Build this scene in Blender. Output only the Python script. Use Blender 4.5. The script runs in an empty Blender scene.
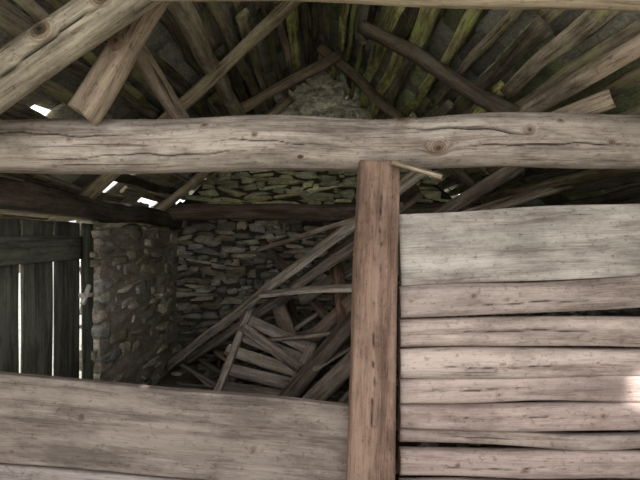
import bpy, math, random
import numpy as np
from mathutils import Vector, Euler, Matrix

F = 460.0
CZ = 1.35
def W(px, py, Y):
    return np.array([(px-320)/F*Y, Y, CZ+(240-py)/F*Y])

RIDGE = 1.88; SL = 0.93
ALPHA = math.atan(SL)
def roofz(x): return CZ+RIDGE-SL*abs(x)

# ------------------------------------------------------------ materials
def nt(name):
    m = bpy.data.materials.new(name); m.use_nodes = True
    t = m.node_tree; t.nodes.clear()
    out = t.nodes.new('ShaderNodeOutputMaterial'); b = t.nodes.new('ShaderNodeBsdfPrincipled')
    t.links.new(b.outputs[0], out.inputs[0])
    return m, t, b
def ramp(t, src, stops):
    r = t.nodes.new('ShaderNodeValToRGB'); cr = r.color_ramp
    while len(cr.elements) < len(stops): cr.elements.new(0.5)
    for e, (p, c) in zip(cr.elements, stops):
        e.position = p; e.color = (c[0], c[1], c[2], 1)
    t.links.new(src, r.inputs[0]); return r.outputs[0]
def noise(t, vec, scale3, detail=4, rough=.6, dist=0.0):
    mp = t.nodes.new('ShaderNodeMapping'); mp.inputs['Scale'].default_value = scale3
    t.links.new(vec, mp.inputs[0])
    n = t.nodes.new('ShaderNodeTexNoise'); n.inputs['Scale'].default_value = 1
    n.inputs['Detail'].default_value = detail; n.inputs['Roughness'].default_value = rough
    n.inputs['Distortion'].default_value = dist
    t.links.new(mp.outputs[0], n.inputs['Vector']); return n.outputs[0]
def mul(t, a, b, fac=1.0):
    m = t.nodes.new('ShaderNodeMix'); m.data_type = 'RGBA'; m.blend_type = 'MULTIPLY'
    m.inputs[0].default_value = fac
    t.links.new(a, m.inputs[6]); t.links.new(b, m.inputs[7]); return m.outputs[2]
def mixc(t, f, a, b):
    m = t.nodes.new('ShaderNodeMix'); m.data_type = 'RGBA'
    t.links.new(f, m.inputs[0])
    for v, i in ((a, 6), (b, 7)):
        if isinstance(v, tuple): m.inputs[i].default_value = (*v, 1)
        else: t.links.new(v, m.inputs[i])
    return m.outputs[2]
def mth(t, op, a, b=None):
    m = t.nodes.new('ShaderNodeMath'); m.operation = op
    for v, i in ((a, 0), (b, 1)):
        if v is None: continue
        if isinstance(v, (int, float)): m.inputs[i].default_value = v
        else: t.links.new(v, m.inputs[i])
    return m.outputs[0]
def attr(t, name):
    a = t.nodes.new('ShaderNodeAttribute'); a.attribute_name = name; return a

def wood(name, light, mid, dark, stain=(.58, .55, .525), crack=.37, bump=.5, moss=None, mossamt=.5, fleck=.65):
    m, t, b = nt(name)
    gc = attr(t, 'gc').outputs['Vector']; kn = attr(t, 'knot').outputs['Fac']; ck = attr(t, 'crk').outputs['Fac']
    tint = attr(t, 'tint').outputs['Color']
    cmb = t.nodes.new('ShaderNodeCombineXYZ')
    t.links.new(mth(t, 'MULTIPLY', kn, .05), cmb.inputs[1]); t.links.new(mth(t, 'MULTIPLY', kn, .05), cmb.inputs[2])
    va = t.nodes.new('ShaderNodeVectorMath'); va.operation = 'ADD'
    t.links.new(gc, va.inputs[0]); t.links.new(cmb.outputs[0], va.inputs[1]); v = va.outputs[0]
    n1 = noise(t, v, (1.6, 26, 26), 7, .6, .4)
    n2 = noise(t, v, (9, 210, 210), 4, .7)
    n3 = noise(t, v, (3.0, 9, 9), 7, .7)
    n4 = noise(t, v, (1.6, 60, 60), 3, .6, .3)
    n5 = noise(t, v, (40, 60, 60), 4, .7)
    g = mth(t, 'ADD', mth(t, 'MULTIPLY', n1, .62), mth(t, 'MULTIPLY', n2, .38))
    col = ramp(t, g, [(.38, dark), (.47, mid), (.58, light)])
    col = mul(t, col, ramp(t, n3, [(.38, stain), (.56, (1.1, 1.08, 1.05))]))
    col = mul(t, col, ramp(t, n5, [(.33, (fleck, fleck*.95, fleck*.9)), (.44, (1, 1, 1))]))
    cr = ramp(t, n4, [(crack-.035, (.35, .31, .29)), (crack, (1, 1, 1))])
    col = mul(t, col, cr)
    if moss:
        nm = noise(t, v, (3, 6, 6), 5, .7)
        col = mixc(t, ramp(t, nm, [(.5-.1*mossamt, (0, 0, 0)), (.68-.1*mossamt, (1, 1, 1))]), col, moss)
    ring = mth(t, 'SINE', mth(t, 'MULTIPLY', kn, 24))
    rc = ramp(t, ring, [(0, (.7, .66, .63)), (1, (1, 1, 1))])
    kf = ramp(t, kn, [(.08, (0, 0, 0)), (.3, (1, 1, 1))])
    kc = mul(t, rc, ramp(t, kn, [(.3, (.95, .9, .86)), (.8, (.5, .43, .38)), (.93, (.2, .16, .14))]))
    col = mul(t, col, mixc(t, kf, (1., 1., 1.), kc))
    col = mixc(t, ck, col, (.02, .015, .012))
    col = mul(t, col, tint)
    t.links.new(col, b.inputs['Base Color'])
    b.inputs['Roughness'].default_value = .85
    b.inputs['Specular IOR Level'].default_value = .2
    bp = t.nodes.new('ShaderNodeBump'); bp.inputs['Strength'].default_value = bump; bp.inputs['Distance'].default_value = .006
    hsum = mth(t, 'ADD', g, mth(t, 'MULTIPLY', cr, .3))
    t.links.new(hsum, bp.inputs['Height']); t.links.new(bp.outputs[0], b.inputs['Normal'])
    return m

def stone_mat(name, stops, sc=7):
    m, t, b = nt(name)
    tint = attr(t, 'tint').outputs['Color']
    tc = t.nodes.new('ShaderNodeTexCoord').outputs['Object']
    n = noise(t, tc, (sc, sc, sc*2.2), 8, .7)
    col = ramp(t, n, stops)
    n2 = noise(t, tc, (60, 60, 90), 4, .7)
    col = mul(t, col, ramp(t, n2, [(.35, (.6, .6, .6)), (.6, (1.1, 1.1, 1.1))]))
    col = mul(t, col, tint)
    t.links.new(col, b.inputs['Base Color']); b.inputs['Roughness'].default_value = .92
    b.inputs['Specular IOR Level'].default_value = .2
    bp = t.nodes.new('ShaderNodeBump'); bp.inputs['Strength'].default_value = .7; bp.inputs['Distance'].default_value = .012
    t.links.new(mth(t, 'ADD', n, mth(t, 'MULTIPLY', n2, .5)), bp.inputs['Height']); t.links.new(bp.outputs[0], b.inputs['Normal'])
    return m

M_beam = wood('beam_wood', (.51, .45, .405), (.37, .313, .275), (.2, .162, .14), crack=.335)
M_post = wood('post_wood', (.275, .185, .142), (.195, .126, .094), (.118, .074, .056), crack=.31)
M_board = wood('grey_pink_board_wood', (.48, .42, .392), (.38, .325, .3), (.24, .196, .178), crack=.31, stain=(.66, .63, .61))
M_lowboard = wood('brown_grey_board_wood', (.265, .228, .204), (.195, .164, .145), (.125, .103, .09), crack=.31, stain=(.62, .6, .58))
M_raft = wood('rafter_wood', (.46, .41, .345), (.31, .268, .215), (.13, .107, .084), crack=.35)
M_roof = wood('roof_board_wood', (.33, .295, .245), (.17, .15, .118), (.058, .05, .039), moss=(.29, .32, .13), mossamt=-.1)
M_debris = wood('old_debris_wood', (.42, .385, .35), (.25, .22, .195), (.09, .075, .064), crack=.37)
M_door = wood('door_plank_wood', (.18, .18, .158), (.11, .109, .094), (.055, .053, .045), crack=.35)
M_stone = stone_mat('schist_stone', [(.3, (.17, .16, .14)), (.5, (.37, .35, .305)), (.68, (.59, .56, .48))])
M_slate = stone_mat('slate_stone', [(.3, (.17, .168, .155)), (.5, (.36, .35, .315)), (.68, (.42, .42, .33))])
M_dirt = stone_mat('dirt', [(.3, (.07, .055, .04)), (.55, (.14, .11, .08)), (.75, (.23, .19, .14))], 3)
M_mortar = stone_mat('earth_mortar', [(.3, (.13, .11, .088)), (.55, (.21, .183, .148)), (.75, (.33, .295, .245))], 6)
M_grass = stone_mat('ground_grass', [(.3, (.2, .19, .16)), (.55, (.36, .35, .3)), (.75, (.5, .485, .43))], 4)

# ------------------------------------------------------------ geometry
def snoise(rng, k=5, f0=1.0, f1=6.0):
    fr = rng.uniform(f0, f1, k); ph = rng.uniform(0, 6.28, k); am = 1/np.sqrt(fr); am = am/np.sum(am)*1.6
    return lambda x: sum(am[i]*np.sin(fr[i]*x+ph[i]) for i in range(k))

def piece(p0, p1, w, h, up=(0, 0, 1), n=2.0, ns=24, seg=.05, amp=.006, bend=.01, wav=.05, taper=1.0,
          seed=0, knots=(), cracks=(), tint=(1, 1, 1), twist=0.0, endj=0.0):
    rng = np.random.default_rng(seed)
    p0 = np.array(p0, float); p1 = np.array(p1, float); d = p1-p0; L = np.linalg.norm(d); T = d/L
    up = np.array(up, float)
    if abs(np.dot(T, up)/np.linalg.norm(up)) > .97: up = np.array([1., 0, 0])
    S = np.cross(T, up); S /= np.linalg.norm(S); U = np.cross(S, T)
    nl = max(4, int(L/seg))
    l = np.linspace(0, L, nl+1)[:, None]*np.ones((1, ns)); ph = (np.arange(ns)/ns*2*math.pi)[None, :]*np.ones((nl+1, 1))
    cx, cy = np.cos(ph), np.sin(ph)
    r = 1/(np.abs(cx)**n+np.abs(cy)**n)**(1/n)
    f1, f2, f3, f4 = [snoise(rng, 5, 1.5, 9) for _ in range(4)]
    tp = 1+(taper-1)*l/L
    ww = w/2*tp*(1+wav*f1(l)); hh = h/2*tp*(1+wav*f2(l))
    x = cx*r*ww; y = cy*r*hh
    k = rng.normal(0, 1, (6, 3))*np.array([5, 18, 18]); pk = rng.uniform(0, 6.28, 6)
    if amp:
        dn = sum(np.sin(k[i, 0]*l+k[i, 1]*x*1.2+k[i, 2]*y*1.2+pk[i]) for i in range(6))/3
        rad = np.sqrt(x*x+y*y)+1e-6
        x = x+x/rad*dn*amp; y = y+y/rad*dn*amp
    kn = np.zeros_like(l); ck = np.zeros_like(l)
    for (t, th, kr, kh) in knots:
        c, s = math.cos(th), math.sin(th); rr = 1/(abs(c)**n+abs(s)**n)**(1/n)
        kx, ky = c*rr*w/2, s*rr*h/2
        dd = ((l-t)/1.25)**2+(x-kx)**2+(y-ky)**2
        v = np.exp(-dd/(kr*kr)); kn = np.maximum(kn, v)
        rad = np.sqrt(x*x+y*y)+1e-6
        x = x+x/rad*v*kh; y = y+y/rad*v*kh
    for (t0, t1, th0, th1, cw, cd) in cracks:
        u = (l-t0)/(t1-t0); inside = np.clip(np.sin(np.clip(u, 0, 1)*math.pi), 0, 1)**.5
        thc = th0+(th1-th0)*u+.05*np.sin(l*14)+.03*np.sin(l*37)
        da = (ph-thc+math.pi) % (2*math.pi)-math.pi
        v = np.exp(-(da*min(w, h)/2/(cw*(.35+.65*inside)))**2)*inside
        ck = np.maximum(ck, np.clip(v*1.6-.3, 0, 1))
        x = x*(1-v*cd/(w/2)); y = y*(1-v*cd/(h/2))
    if twist:
        a = twist*l/L; x, y = x*np.cos(a)-y*np.sin(a), x*np.sin(a)+y*np.cos(a)
    ll = l.copy()
    if endj:
        e = snoise(rng, 4, 20, 70)
        ll[0] += endj*e(y[0]+x[0]*.5); ll[-1] += endj*e(y[-1]*1.1)
    bx = bend*(f3(l)-f3(l[:1])*(1-l/L)-f3(l[-1:])*l/L); by = bend*(f4(l)-f4(l[:1])*(1-l/L)-f4(l[-1:])*l/L)
    P = p0+ll[..., None]*T+(x+bx)[..., None]*S+(y+by)[..., None]*U
    off = rng.uniform(-20, 20, 3)
    G = np.stack([l, x, y], -1)+off
    V = P.reshape(-1, 3); G = G.reshape(-1, 3); kn = kn.ravel(); ck = ck.ravel()
    fs = []
    for i in range(nl):
        a = i*ns
        for j in range(ns):
            j2 = (j+1) % ns
            fs.append((a+j, a+j2, a+ns+j2, a+ns+j))
    nv = len(V)
    V = np.vstack([V, V[:ns].mean(0), V[nv-ns:nv].mean(0)])
    G = np.vstack([G, G[:ns].mean(0), G[nv-ns:nv].mean(0)])
    kn = np.append(kn, [0, 0]); ck = np.append(ck, [0, 0])
    for j in range(ns):
        j2 = (j+1) % ns
        fs.append((j2, j, nv)); fs.append((nv-ns+j, nv-ns+j2, nv+1))
    return dict(V=V, F=fs, G=G, K=kn, C=ck, T=np.tile(np.array(tint, float), (len(V), 1)), caps=2*ns)

def _t(N):
    g = {}; vs = []; fs = []
    def vid(p):
        q = tuple(np.round(p, 5))
        if q not in g: g[q] = len(vs); vs.append(p)
        return g[q]
    for ax in range(3):
        for s in (-1, 1):
            for i in range(N):
                for j in range(N):
                    q = []
                    for (a, b_) in ((i, j), (i+1, j), (i+1, j+1), (i, j+1)):
                        p = [0, 0, 0]; p[ax] = s; p[(ax+1) % 3] = -1+2*a/N; p[(ax+2) % 3] = -1+2*b_/N
                        q.append(vid(tuple(p)))
                    if s < 0: q = q[::-1]
                    fs.append(tuple(q))
    v = np.array(vs, float)
    return v, fs
TV, TF = _t(4)
def stone(c, size, R, rng, tint, p=5.0, jit=.12, shear=0.0):
    v = TV.copy()
    v *= (1/(np.abs(v)**p).sum(1)**(1/p))[:, None]
    k = rng.normal(0, 1.6, (4, 3)); ph = rng.uniform(0, 6.28, (4, 3))
    for i in range(4): v = v+jit*.5*np.sin((v@k[i])[:, None]+ph[i])
    if shear:
        a, b_, e = rng.normal(0, shear, 3)
        v[:, 0] = v[:, 0]*(1+a*v[:, 2])+b_*v[:, 2]*.6; v[:, 2] = v[:, 2]*(1+e*v[:, 0])
    v = v*np.array(size)/2
    v = v@np.array(R).T+np.array(c)
    n = len(v)
    return dict(V=v, F=TF, G=v.copy(), K=np.zeros(n), C=np.zeros(n), T=np.tile(np.array(tint, float), (n, 1)), caps=0)

def make(name, pieces, mat, parent=None, flat=False):
    V = []; Fc = []; G = []; K = []; C = []; T = []; sm = []; o = 0
    for p in pieces:
        V.append(p['V']); G.append(p['G']); K.append(p['K']); C.append(p['C']); T.append(p['T'])
        Fc += [tuple(i+o for i in f) for f in p['F']]
        nf = len(p['F']); sm += [not flat]*(nf-p['caps'])+[False]*p['caps']
        o += len(p['V'])
    V = np.vstack(V); G = np.vstack(G); K = np.concatenate(K); C = np.concatenate(C); T = np.vstack(T)
    org = V.mean(0)
    me = bpy.data.meshes.new(name); me.from_pydata((V-org).tolist(), [], Fc)
    a = me.attributes.new('gc', 'FLOAT_VECTOR', 'POINT'); a.data.foreach_set('vector', G.astype(np.float32).ravel())
    a = me.attributes.new('knot', 'FLOAT', 'POINT'); a.data.foreach_set('value', K.astype(np.float32))
    a = me.attributes.new('crk', 'FLOAT', 'POINT'); a.data.foreach_set('value', C.astype(np.float32))
    a = me.attributes.new('tint', 'FLOAT_COLOR', 'POINT')
    a.data.foreach_set('color', np.hstack([T, np.ones((len(T), 1))]).astype(np.float32).ravel())
    me.polygons.foreach_set('use_smooth', sm)
    me.materials.append(mat); me.update()
    ob = bpy.data.objects.new(name, me); bpy.context.collection.objects.link(ob); ob.location = org
    if parent: ob.parent = parent
    return ob
def empty(name):
    e = bpy.data.objects.new(name, None); bpy.context.collection.objects.link(e); return e

# ------------------------------------------------------------ ground and floor
def terrain(name, x0, x1, y0, y1, nx, ny, amp, mat, z=0, seed=1):
    rng = np.random.default_rng(seed)
    xs = np.linspace(x0, x1, nx); ys = np.linspace(y0, y1, ny); X, Y = np.meshgrid(xs, ys)
    Z = np.zeros_like(X)+z
    for i in range(8):
        kx, ky = rng.normal(0, 5, 2); Z += amp/3*np.sin(kx*X+ky*Y+rng.uniform(0, 6))
    V = np.stack([X, Y, Z], -1).reshape(-1, 3)
    fs = [(j*nx+i, j*nx+i+1, (j+1)*nx+i+1, (j+1)*nx+i) for j in range(ny-1) for i in range(nx-1)]
    n = len(V)
    return make(name, [dict(V=V, F=fs, G=V.copy(), K=np.zeros(n), C=np.zeros(n), T=np.ones((n, 3)), caps=0)], mat)
terrain('ground', -25, 25, -20, 30, 80, 80, .01, M_grass, z=-.06)
terrain('floor', -1.9, 2.4, .6, 5.3, 120, 120, .018, M_dirt, z=0.0)

# ------------------------------------------------------------ stone walls
def stone_wall(name, o, u, nrm, u0, u1, z0, topf, seed, hr=(.03, .12), wr=(.07, .3), depth=.16, thick=.4, basetint=(1, 1, 1),
               mort=None, zt=None, niche=None, prange=(4, 10), jit=.19, core=.045):
    rng = np.random.default_rng(seed); o = np.array(o, float); u = np.array(u, float); nrm = np.array(nrm, float)
    ps = []; z = z0
    umax = max(topf(x) for x in np.linspace(u0, u1, 60))
    wn = snoise(rng, 5, 1.5, 7); wn2 = snoise(rng, 5, 2, 9)
    def add(cx, cz, w, h):
        zz = cz+.045*wn(cx+cz*.8)+.03*wn2(cx*1.7-cz*2)
        if zz+h/2 > topf(cx)+.02: return
        if niche and niche[0] < cx < niche[1] and niche[2] < zz < niche[3]: return
        pr = rng.uniform(-.03, .035)
        c = o+u*cx+np.array([0, 0, zz])-nrm*(depth/2-pr)
        a = rng.normal(0, .1)
        R = np.stack([u*math.cos(a)+np.array([0, 0, math.sin(a)]), nrm, -u*math.sin(a)+np.array([0, 0, math.cos(a)])], 1)
        v = rng.uniform(.5, 1.4); wm = rng.uniform(-.06, .08)
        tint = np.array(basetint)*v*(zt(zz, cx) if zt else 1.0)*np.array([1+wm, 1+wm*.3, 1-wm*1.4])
        ps.append(stone(c, (w*1.02, depth, h*1.04), R, rng, tint, p=rng.uniform(*prange), jit=jit, shear=.16))
    while z < umax+.05:
        h = rng.uniform(*hr); x = u0+rng.uniform(-.1, 0)
        while x < u1:
            w = rng.uniform(*wr)*(1.0 if h > .06 else 1.2)
            if rng.random() < .12: w *= 1.5
            cx = x+w/2
            if cx-w*.5 > u0-.12 and cx+w*.5 < u1+.1:
                if h > .075 and rng.random() < .5:
                    s = rng.uniform(.35, .65)
                    add(cx, z+h*s/2, w, h*s); 
                    if rng.random() < .5: add(cx, z+h*(1+s)/2, w*rng.uniform(.8, 1.05), h*(1-s))
                    else:
                        add(cx-w*.27, z+h*(1+s)/2, w*.5, h*(1-s)); add(cx+w*.25, z+h*(1+s)/2, w*.46, h*(1-s)*.9)
                else: add(cx, z+h/2+rng.normal(0, .008), w*.97, h*rng.uniform(.65, 1.15))
            x += w+rng.uniform(0, .018)
        z += h
    root = empty(name)
    make('stones', ps, M_stone, root)
    nu, nz = 90, 70; us = np.linspace(u0, u1, nu); V = []
    bn = [(rng.normal(0, 14), rng.normal(0, 22), rng.uniform(0, 6.28)) for _ in range(7)]
    for j in range(nz):
        for x in us:
            z1 = topf(x)-.03; zz = z0-.05+(z1-z0+.05)*j/(nz-1)
            b_ = sum(math.sin(a*x+c*zz+d) for a, c, d in bn)*.004
            if niche and niche[0] < x < niche[1] and niche[2] < zz < niche[3]: b_ -= .075
            V.append(o+u*x+np.array([0, 0, zz])-nrm*(core-b_))
    nf = len(V)
    for j in (0, nz-1):
        for x in us:
            V.append(o+u*x+np.array([0, 0, z0-.05 if j == 0 else topf(x)-.03])-nrm*thick)
    fs = [(j*nu+i, j*nu+i+1, (j+1)*nu+i+1, (j+1)*nu+i) for j in range(nz-1) for i in range(nu-1)]
    tb = (nz-1)*nu
    for i in range(nu-1):
        fs += [(nf+i, nf+nu+i, nf+nu+i+1, nf+i+1), (tb+i, tb+i+1, nf+nu+i+1, nf+nu+i)]
    fs.append(tuple([j*nu for j in range(nz)]+[nf+nu, nf])); fs.append(tuple([j*nu+nu-1 for j in range(nz)][::-1]+[nf+nu-1, nf+2*nu-1]))
    V = np.array(V); nn = len(V)
    make('mortar_core', [dict(V=V, F=fs, G=V.copy(), K=np.zeros(nn), C=np.zeros(nn), T=np.tile(np.array(mort or (1, 1, 1), float), (nn, 1)), caps=0)], M_mortar, root, flat=True)
    return root
def zt_back(z, x):  # height tint: light from roof gaps painted into the upper stones' colour
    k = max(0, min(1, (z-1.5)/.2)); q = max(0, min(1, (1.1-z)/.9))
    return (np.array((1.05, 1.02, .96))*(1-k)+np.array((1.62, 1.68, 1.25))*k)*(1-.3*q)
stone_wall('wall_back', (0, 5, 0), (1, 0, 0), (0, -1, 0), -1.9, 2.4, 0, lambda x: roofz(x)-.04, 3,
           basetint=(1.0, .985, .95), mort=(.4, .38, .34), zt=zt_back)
stone_wall('wall_left', (-1.56, 0, 0), (0, 1, 0), (1, 0, 0), 3.24, 5.0, 0, lambda y: CZ+.12, 4,
           hr=(.04, .12), wr=(.08, .32), basetint=(1.15, 1.1, 1.02), mort=(1.95, 1.95, 1.88), thick=.12, depth=.11, niche=(4.32, 4.58, .62, .98), prange=(5, 12), jit=.15, core=-.006)
stone_wall('wall_right', (2.12, 0, 0), (0, 1, 0), (-1, 0, 0), 1.9, 5.0, 0, lambda y: 1.1, 5, thick=.36)
rng = np.random.default_rng(8); st = []
for i in range(95):
    x = rng.normal(0, .28)
    if CZ+RIDGE-.06-SL*abs(x) <= CZ+1.16: continue
    zz = rng.uniform(CZ+1.15, CZ+RIDGE-.06-SL*abs(x))
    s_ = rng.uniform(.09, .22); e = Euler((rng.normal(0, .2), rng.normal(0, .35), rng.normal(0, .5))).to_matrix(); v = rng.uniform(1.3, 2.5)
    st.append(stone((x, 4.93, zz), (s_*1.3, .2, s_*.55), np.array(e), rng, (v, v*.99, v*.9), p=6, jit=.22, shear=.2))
make('gable_peak_rubble', st, M_stone, bpy.data.objects['wall_back'])

# ------------------------------------------------------------ plank door in the left wall
door = empty('door_1')
ys = [1.86, 2.12, 2.43, 2.735, 3.045, 3.21]
gap = [.004, .004, .022, .020, .034, 0]
ps = []
for i in range(5):
    a = ys[i]+gap[i]/2; b_ = ys[i+1]-gap[i+1]/2
    ps.append(piece((-1.585, (a+b_)/2, .02), (-1.585, (a+b_)/2, CZ+.11), b_-a, .012, up=(1, 0, 0), n=10, ns=24, amp=.0008, bend=.002, wav=.016 if i < 4 else .13, seed=40+i,
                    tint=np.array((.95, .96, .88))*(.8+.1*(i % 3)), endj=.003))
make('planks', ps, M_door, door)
make('ledges', [piece((-1.56, 1.88, CZ-.05), (-1.56, 3.0, CZ-.05), .03, .15, n=10, seed=51, amp=.001, bend=.003, wav=.02, tint=(.84, .84, .77)),
                piece((-1.56, 1.88, .3), (-1.56, 3.14, .3), .03, .14, n=10, seed=52, amp=.001, bend=.003, wav=.02)], M_door, door)
make('latch', [piece((-1.55, 3.0, CZ-.42), (-1.535, 3.06, CZ-.30), .025, .03, n=4, seed=53, amp=.001, bend=0, tint=(1.8, 1.8, 1.8)),
               piece((-1.55, 2.97, CZ-.36), (-1.54, 3.12, CZ-.37), .02, .03, n=4, seed=54, amp=.001, bend=0, tint=(1.8, 1.8, 1.8))], M_debris, door)
make('wall_plate_beam', [piece((-1.58, 1.7, CZ+.22), (-1.58, 5.0, CZ+.2), .2, .15, n=4, seed=55, amp=.006, bend=.012, wav=.04, tint=(.36, .34, .32))], M_raft)

# ------------------------------------------------------------ roof
def slope_pt(s, d, y, lift=0.0):
    return np.array([s*(d*math.cos(ALPHA)+lift*math.sin(ALPHA)), y, CZ+RIDGE-d*math.sin(ALPHA)+lift*math.cos(ALPHA)])
rng = np.random.default_rng(11)
roof = empty('ceiling')
ps = []
LMAX = 3.0
for s in (-1, 1):
    nrm = (s*math.sin(ALPHA), 0, math.cos(ALPHA)); d = .03
    while d < LMAX:
        w = rng.uniform(.04, .115); y = rng.uniform(.55, 1.3)
        while y < 5.35:
            L = rng.uniform(1.3, 3.2); y2 = min(5.4, y+L)
            j = rng.normal(0, .035, 2)
            lift = rng.uniform(-.04, .03)
            g = rng.random() < (.5 if s > 0 else .05)
            v = rng.uniform(.4, 1.9)
            tint = np.array((1.1, 1.22, .74))*v*1.8 if g else np.array((1.0, .96, .9))*v*(1.15 if s > 0 else 1)
            if y2-y > .3:
                ps.append(piece(slope_pt(s, d+w/2+j[0], y, lift), slope_pt(s, d+w/2+j[1], y2, lift+rng.normal(0, .012)), w, rng.uniform(.02, .04), up=nrm, n=5, ns=16,
                            seg=.08, amp=.004, bend=.014, wav=.1, seed=int(rng.integers(1e6)), tint=tint, endj=.01))
            y = y2+rng.uniform(0, .04)
        d += w+rng.uniform(.02, .1)
make('roof_boards', ps, M_roof, roof)
ps = []
for s in (-1, 1):
    d = -.04; r = 0
    while d < LMAX+.1:
        y = .5+rng.uniform(-.1, .1)
        while y < 5.45:
            w = rng.uniform(.22, .42); miss = .0
            if d > 1.75: miss = .25 if s < 0 else .12
            if rng.random() > miss:
                A = ALPHA-.09
                e1 = np.array([s*math.cos(A), 0, -math.sin(A)]); e2 = np.array([0, 1, 0]); e3 = np.array([s*math.sin(A), 0, math.cos(A)])
                a = rng.normal(0, .06); u1 = e1*math.cos(a)+e2*math.sin(a); u2 = -e1*math.sin(a)+e2*math.cos(a)
                c = slope_pt(s, d+.13, y+w/2, .085+rng.uniform(0, .015))
                v = rng.uniform(.6, 1.9)
                tint = (v, v*.98, v*.93) if (s < 0 or rng.random() < .5) else (v, v*1.12, v*.75)
                ps.append(stone(c, (.36, w*1.22, .022), np.stack([u1, u2, e3], 1), rng, tint, p=9, jit=.05))
            y += w*.94
        d += .2; r += 1
y = .5
while y < 5.45:
    ps.append(stone((rng.normal(0, .01), y, CZ+RIDGE+.12), (.5, .42, .03), np.eye(3), rng, (1, 1, .95), p=8, jit=.04)); y += .33
make('slate_tiles', ps, M_slate, roof)

def under(s, x, y, drop): return np.array([s*x, y, roofz(x)-drop])
def mk(name, *a, mat=None, **k): return make(name, [piece(*a, **k)], mat or M_raft)
mk('roof_purlin', W(163, -20, 2.1), W(243, 122, 4.3), .12, .12, seed=61, bend=.015, tint=(1.2, 1.22, 1.1), knots=[(1.0, 4.6, .03, .01)])
mk('roof_rafter', W(362, 26, 3.1), W(520, 118, 2.7), .1, .1, seed=62, bend=.012, tint=(.42, .39, .36))
mk('roof_rafter', W(338, 56, 4.1), W(236, 112, 4.0), .09, .09, seed=63, bend=.01, tint=(.8, .72, .62))
mk('roof_rafter', under(-1, 0.3, 4.75, .14), under(-1, 1.62, 4.4, .14), .1, .09, seed=64, bend=.015, tint=(1.6, 1.55, 1.35))
mk('roof_rafter', under(-1, 0.1, 3.0, .16), under(-1, 1.6, 3.1, .12), .1, .09, seed=65, bend=.015, tint=(1.1, 1.05, .85))
mk('roof_rafter', under(1, 0.0, 4.2, .12), under(1, 2.0, 4.1, .12), .09, .09, seed=66, bend=.015, tint=(.6, .54, .46))
mk('roof_purlin', W(690, 16, 1.45), W(526, 112, 2.5), .075, .08, seed=67, bend=.008, tint=(1.5, 1.4, 1.35))
mk('roof_purlin', under(1, 1.55, 1.6, .08), under(1, 1.5, 4.9, .1), .08, .08, seed=68, bend=.01, tint=(.8, .8, .6))
a0 = W(-60, 125, 1.55); a1 = W(250, -92, 1.62)
mk('front_rafter', a0, a1, .145, .145, seed=70, ns=64, seg=.012, bend=.012, amp=.004, tint=(.95, .95, .88),
   knots=[(.47, .25, .028, .012), (.69, .0, .022, .01), (.2, -.5, .02, .008)], cracks=[(.1, .9, -.35, -.2, .004, .02)])
b0 = W(82, 116, 1.74); b1 = W(228, -88, 1.8)
mk('front_rafter', b0, b1, .10, .118, seed=71, n=2.3, ns=48, seg=.015, bend=.018, amp=.006, wav=.1, tint=(.86, .77, .7), knots=[(.3, .1, .02, .006)], taper=.85, endj=.01)
mk('front_rafter', W(110, 8, 1.9), W(186, 128, 2.1), .07, .07, seed=72, n=2.5, bend=.01, tint=(.62, .56, .5))
mk('eave_tie_pole', W(150, -22, 1.3), W(760, -6, 1.3), .1, .11, seed=73, ns=32, bend=.006, tint=(1.1, 1.05, .92))
mk('rafter_stub', W(548, 122, 2.04), W(612, 98, 1.9), .07, .075, seed=74, bend=.003, tint=(1.2, 1.12, 1.05), endj=.004)
make('tie_beam', [piece((-1.7, 4.66, CZ+.27), (2.15, 4.66, CZ+.29), .17, .165, seed=75, bend=.012, wav=.05, tint=(.5, .45, .41))], M_raft)

# ------------------------------------------------------------ front crossbeam, post, boards
def fx(px, Y=1.8): return (px-320)/F*Y
BX0 = -1.75
bY = 1.91
k = []
def bt(px): return (px-320)/F*(bY-.1)-BX0
for px, py, r, hgt in ((205, 128, .012, .004), (437, 152, .026, .008), (300, 160, .009, .003), (560, 128, .011, .004), (402, 120, .03, .012),
                       (120, 160, .009, .003), (70, 140, .01, .004), (527, 139, .015, .004), (255, 140, .008, .003), (610, 148, .012, .005)):
    yy = max(-.95, min(.95, (142-py)/28))
    k.append((bt(px), math.asin(yy) % (2*math.pi), r, hgt))
mk('wooden_crossbeam', (BX0, bY, CZ+(240-149)/F*bY), (1.95, bY, CZ+(240-139)/F*bY), .225, .222, n=2.1, ns=150, seg=.007, seed=80, bend=.009, wav=.045, amp=.004,
   knots=k, cracks=[(bt(400), bt(535), .55, -.05, .006, .03), (bt(-30), bt(150), .35, .2, .003, .012), (bt(210), bt(330), -.1, -.2, .0025, .01), (bt(470), bt(650), -.45, -.3, .003, .014), (bt(60), bt(260), -.55, -.5, .003, .01)],
   mat=M_beam, taper=.95)
make('wooden_post', [piece((fx(369, 1.78), 1.83, 0), (fx(380.5, 1.78), 1.85, CZ+(240-160)/F*1.77), .17, .194, up=(1, 0, 0), n=9, ns=72, seg=.012, seed=81, bend=.004, wav=.01, amp=.0014, taper=.82,
      knots=[(.95, 3.1, .01, .002), (1.5, 3.4, .008, .002)], cracks=[(.5, 1.25, 3.25, 3.2, .0015, .008), (1.1, 1.6, 2.95, 3.05, .0014, .006)], endj=.004)], M_post)
make('peg_stick', [piece(W(392, 162, 1.76), W(442, 177, 1.72), .03, .02, n=3, seed=82, bend=.002, tint=(1.25, 1.2, 1.1))], M_raft)

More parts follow.
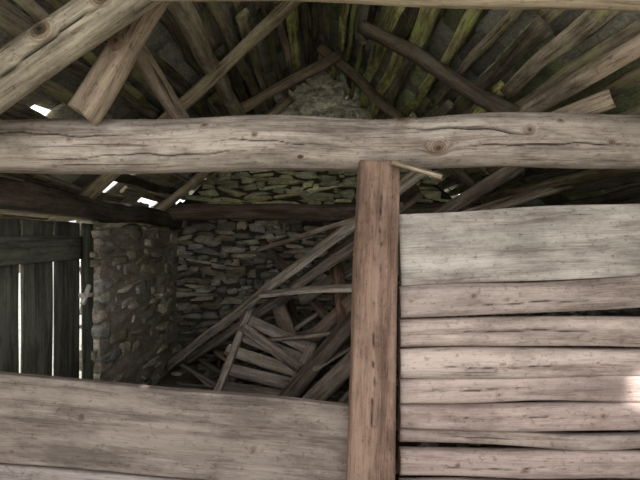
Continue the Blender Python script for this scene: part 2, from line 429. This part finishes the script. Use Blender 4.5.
rb = [
 (250, 240, 72, (1.0, 1.05, 1.03), .05, 8),
 (302, 292, 31, (.82, .78, .76), .075, 3.0),
 (333, 330.5, 30, (.98, .93, .9), .07, 2.8),
 (362.5, 362, 30, (1.04, .98, .96), .08, 2.8),
 (390.5, 388, 27, (.93, .86, .84), .07, 3),
 (415, 415, 26, (.85, .77, .75), .08, 3),
 (433.5, 441, 15, (.73, .68, .65), .05, 3),
 (460, 464, 27, (.77, .7, .68), .075, 3),
 (492, 497, 27, (.8, .72, .69), .06, 3.5),
 (521, 525, 28, (.8, .72, .69), .06, 3.5),
 (551, 554, 28, (.8, .72, .69), .06, 3.5)]
for i, (l_, r_, hp, tint, th, n) in enumerate(rb):
    Y = 1.86
    zl = CZ+(240-l_)/F*Y; zr = CZ+(240-r_)/F*Y; sl = (zr-zl)/(240/F*Y)
    x0 = fx(399, Y); x1 = 1.98
    r2 = random.Random(i)
    kk = [(r2.uniform(.15, 1.2), r2.uniform(-.4, .4), r2.uniform(.005, .01), .002) for _ in range(1+i % 2)]
    make('partition_board', [piece((x0, Y, zl), (x1, Y, zl+sl*(x1-x0)), th, hp/F*Y, n=n, ns=64, seg=.015, seed=100+i*3, amp=.003 if i else .0015,
         bend=.007 if i else .004, wav=.07 if i else .02, knots=kk if i else [], tint=tint,
         cracks=[(r2.uniform(.1, .3), r2.uniform(.5, .9), r2.uniform(-.3, .3), r2.uniform(-.3, .3), .0012, .005)] if i else [])], M_board)
Y = 1.87
make('partition_board', [piece((-1.56, Y, CZ-(411-240)/F*Y-.0), (fx(351, Y), Y, CZ-(448-240)/F*Y), .05, 86/F*Y, n=9, ns=80, seg=.015, seed=140, amp=.0015, bend=.004, wav=.012, tint=(1, .97, .95),
     knots=[(.6, .2, .008, .001), (1.3, -.2, .01, .001)])], M_lowboard)
for i, (l_, r_, hp) in enumerate(((495, 532, 76), (566, 600, 60))):
    make('partition_board', [piece((-1.56, Y, CZ-(l_-240)/F*Y), (fx(351, Y), Y, CZ-(r_-240)/F*Y), .05, hp/F*Y, n=9, ns=60, seg=.02, seed=150+i, amp=.0015, bend=.004, wav=.012, tint=(1.1, 1.1, 1.15))], M_lowboard)

# ------------------------------------------------------------ debris pile
def plank(name, a, b, w, h, seed, tint=(1, 1, 1), n=7, up=(0, 0, 1), mat=None, **k):
    return make(name, [piece(a, b, w, h, up=up, n=n, ns=24, seed=seed, amp=.002, bend=k.get('bend', .005), wav=.03, tint=tint, endj=.008)], mat or M_debris)
plank('loose_plank', W(168, 366, 4.45), W(425, 168, 2.85), .10, .03, 200, (1.5, 1.44, 1.35), up=(.3, -.6, .6))
plank('loose_plank', W(188, 360, 4.3), W(385, 225, 2.9), .09, .035, 201, (.75, .7, .65), up=(.3, -.6, .6))
plank('loose_plank', W(262, 294, 3.5), W(392, 284, 2.9), .10, .03, 202, (1.6, 1.55, 1.5), up=(0, -.3, .9))
plank('loose_plank', W(258, 250, 4.0), W(400, 205, 2.9), .05, .035, 203, (1.0, .9, .8))
plank('loose_plank', W(240, 330, 4.1), W(420, 190, 3.1), .11, .03, 204, (.6, .52, .46), up=(.2, -.7, .5))
plank('loose_plank', W(300, 300, 3.6), W(520, 165, 3.2), .1, .03, 205, (.9, .85, .75), up=(.2, -.7, .5))
plank('loose_plank', W(330, 260, 3.4), W(600, 172, 2.9), .08, .03, 206, (1, .95, .8), up=(.2, -.7, .5))
plank('loose_plank', W(305, 345, 3.4), W(410, 255, 2.8), .12, .03, 207, (.6, .5, .42), up=(.2, -.7, .5))
plank('loose_plank', W(345, 330, 3.0), W(330, 225, 3.8), .09, .03, 209, (.65, .45, .35), up=(.2, -.7, .5))
plank('loose_plank', W(395, 400, 2.7), W(262, 240, 4.7), .08, .03, 210, (.5, .42, .36), up=(.2, -.7, .5))
plank('loose_plank', W(292, 345, 3.5), W(276, 300, 3.9), .12, .04, 211, (1.1, .95, .85), up=(.2, -.7, .5))
for i, (a, b, w) in enumerate(((W(268, 418, 2.9), W(372, 300, 2.75), .10), (W(300, 412, 2.75), W(380, 335, 2.6), .11), (W(296, 385, 3.2), W(385, 270, 3.2), .12),
                               (W(330, 425, 2.6), W(385, 365, 2.4), .1))):
    mk('fallen_log', a, b, w, w, seed=220+i, ns=24, bend=.01, tint=((.38, .33, .29), (.75, .68, .6), (.35, .3, .26), (.5, .42, .36))[i], mat=M_debris)
hat = empty('broken_slatted_hatch')
Ya, Yb = 3.1, 3.4
c00 = W(220, 390, Ya); c10 = W(290, 400, Ya-.15); c01 = W(248, 320, Yb); c11 = W(312, 350, Yb-.25)
nr = np.cross(c10-c00, c01-c00); nr /= np.linalg.norm(nr)
if nr[1] > 0: nr = -nr
sp = []
for i, t in enumerate((.04, .28, .52, .76, 1.0)):
    a = c00+(c01-c00)*t; b = c10+(c11-c10)*t; d = (b-a)
    sp.append(piece(a-d*(.04+.05*(i % 3)), b+d*(.14 if i % 2 else .03), .085, .022, up=nr, n=8, ns=20, seed=240+i, amp=.001, bend=.003, tint=np.array((.82, .77, .72))*(.65+.13*((i*2) % 5)), endj=.008))
make('slats', sp, M_debris, hat)
make('stiles', [piece(c00-(c01-c00)*.08+nr*.03, c01+(c01-c00)*.1+nr*.03, .05, .03, up=nr, n=8, ns=20, seed=250, amp=.001, tint=(1.2, 1.15, 1.1)),
                piece(c10-(c11-c10)*.04+nr*.03, c11+(c11-c10)*.1+nr*.03, .07, .03, up=nr, n=8, ns=20, seed=251, amp=.001, tint=(.95, .88, .82)),
                piece(c01*.85+c00*.15+nr*.05, c10*.45+c11*.55+nr*.05, .07, .022, up=nr, n=8, ns=20, seed=252, amp=.001, tint=(.9, .84, .8))], M_debris, hat)
rng = np.random.default_rng(77); hp = []
for i in range(95):
    c = np.array([rng.uniform(-1.0, .5), rng.uniform(2.8, 4.4), 0])
    hgt = .02+max(0, .95-.75*abs(c[0]-.2))*rng.random()
    c[2] = hgt+.04; a = rng.uniform(0, math.pi); L = rng.uniform(.2, .8); dv = np.array([math.cos(a), math.sin(a), rng.uniform(-.3, .6)])
    v = rng.uniform(.35, 1.05)
    if c[1] < 3.55 and -.95 < c[0] < -.1: continue
    q0, q1 = c-dv*L/2, c+dv*L/2
    q0[2] = max(q0[2], .03); q1[2] = max(q1[2], .03)
    hp.append(piece(q0, q1, rng.uniform(.04, .11), rng.uniform(.018, .03), n=7, ns=14, seed=300+i, amp=.002, tint=(v, v*.93, v*.86), endj=.01))
make('splintered_board_heap', hp, M_debris)
rb_ = []
for i in range(190):
    x = rng.uniform(-1.45, 1.2); y = rng.uniform(2.5, 4.8)
    if rng.random() < .5: y = 4.85-abs(rng.normal(0, .25))
    s_ = rng.uniform(.04, .14); e = Euler((rng.normal(0, .2), rng.normal(0, .2), rng.uniform(0, 6))).to_matrix()
    v = rng.uniform(.6, 1.4)
    rb_.append(stone((x, y, s_*.18), (s_*1.3, s_, s_*.5), np.array(e), rng, (v, v*.95, v*.88), p=5, jit=.2))
make('fallen_stone_rubble', rb_, M_stone)

# ------------------------------------------------------------ light
w = bpy.data.worlds.new('World'); bpy.context.scene.world = w; w.use_nodes = True
bg = w.node_tree.nodes['Background']; bg.inputs[0].default_value = (.97, .985, 1.0, 1); bg.inputs[1].default_value = 2.6
sd = bpy.data.lights.new('sun', 'SUN'); sd.energy = 5.0; sd.angle = .01; sd.color = (1, .96, .9)
so = bpy.data.objects.new('sun', sd); bpy.context.collection.objects.link(so)
so.rotation_euler = (Vector((1.0, -.35, -1.25))).to_track_quat('-Z', 'Y').to_euler()
so.location = (-8, 8, 12)
tg = Vector(W(643, 391, 1.83)); src = Vector((1.6, -2.5, 2.9))
pd = bpy.data.lights.new('added_sunbeam_spot', 'SPOT'); pd.energy = 3500; pd.spot_size = math.radians(2.0); pd.spot_blend = 1.0; pd.shadow_soft_size = .03; pd.color = (1, .97, .95)  # added narrow spot lamp imitating a sunbeam on the right-hand boards
po = bpy.data.objects.new('added_sunbeam_spot', pd); bpy.context.collection.objects.link(po); po.location = src
po.rotation_euler = (tg-src).to_track_quat('-Z', 'Y').to_euler()
bpy.context.scene.view_settings.view_transform = 'Standard'

cd = bpy.data.cameras.new('camera'); co = bpy.data.objects.new('camera', cd); bpy.context.collection.objects.link(co)
co.location = (0, 0, CZ); co.rotation_euler = (math.pi/2, 0, 0)
cd.sensor_width = 36; cd.lens = F/640*36; cd.clip_start = .05
bpy.context.scene.camera = co
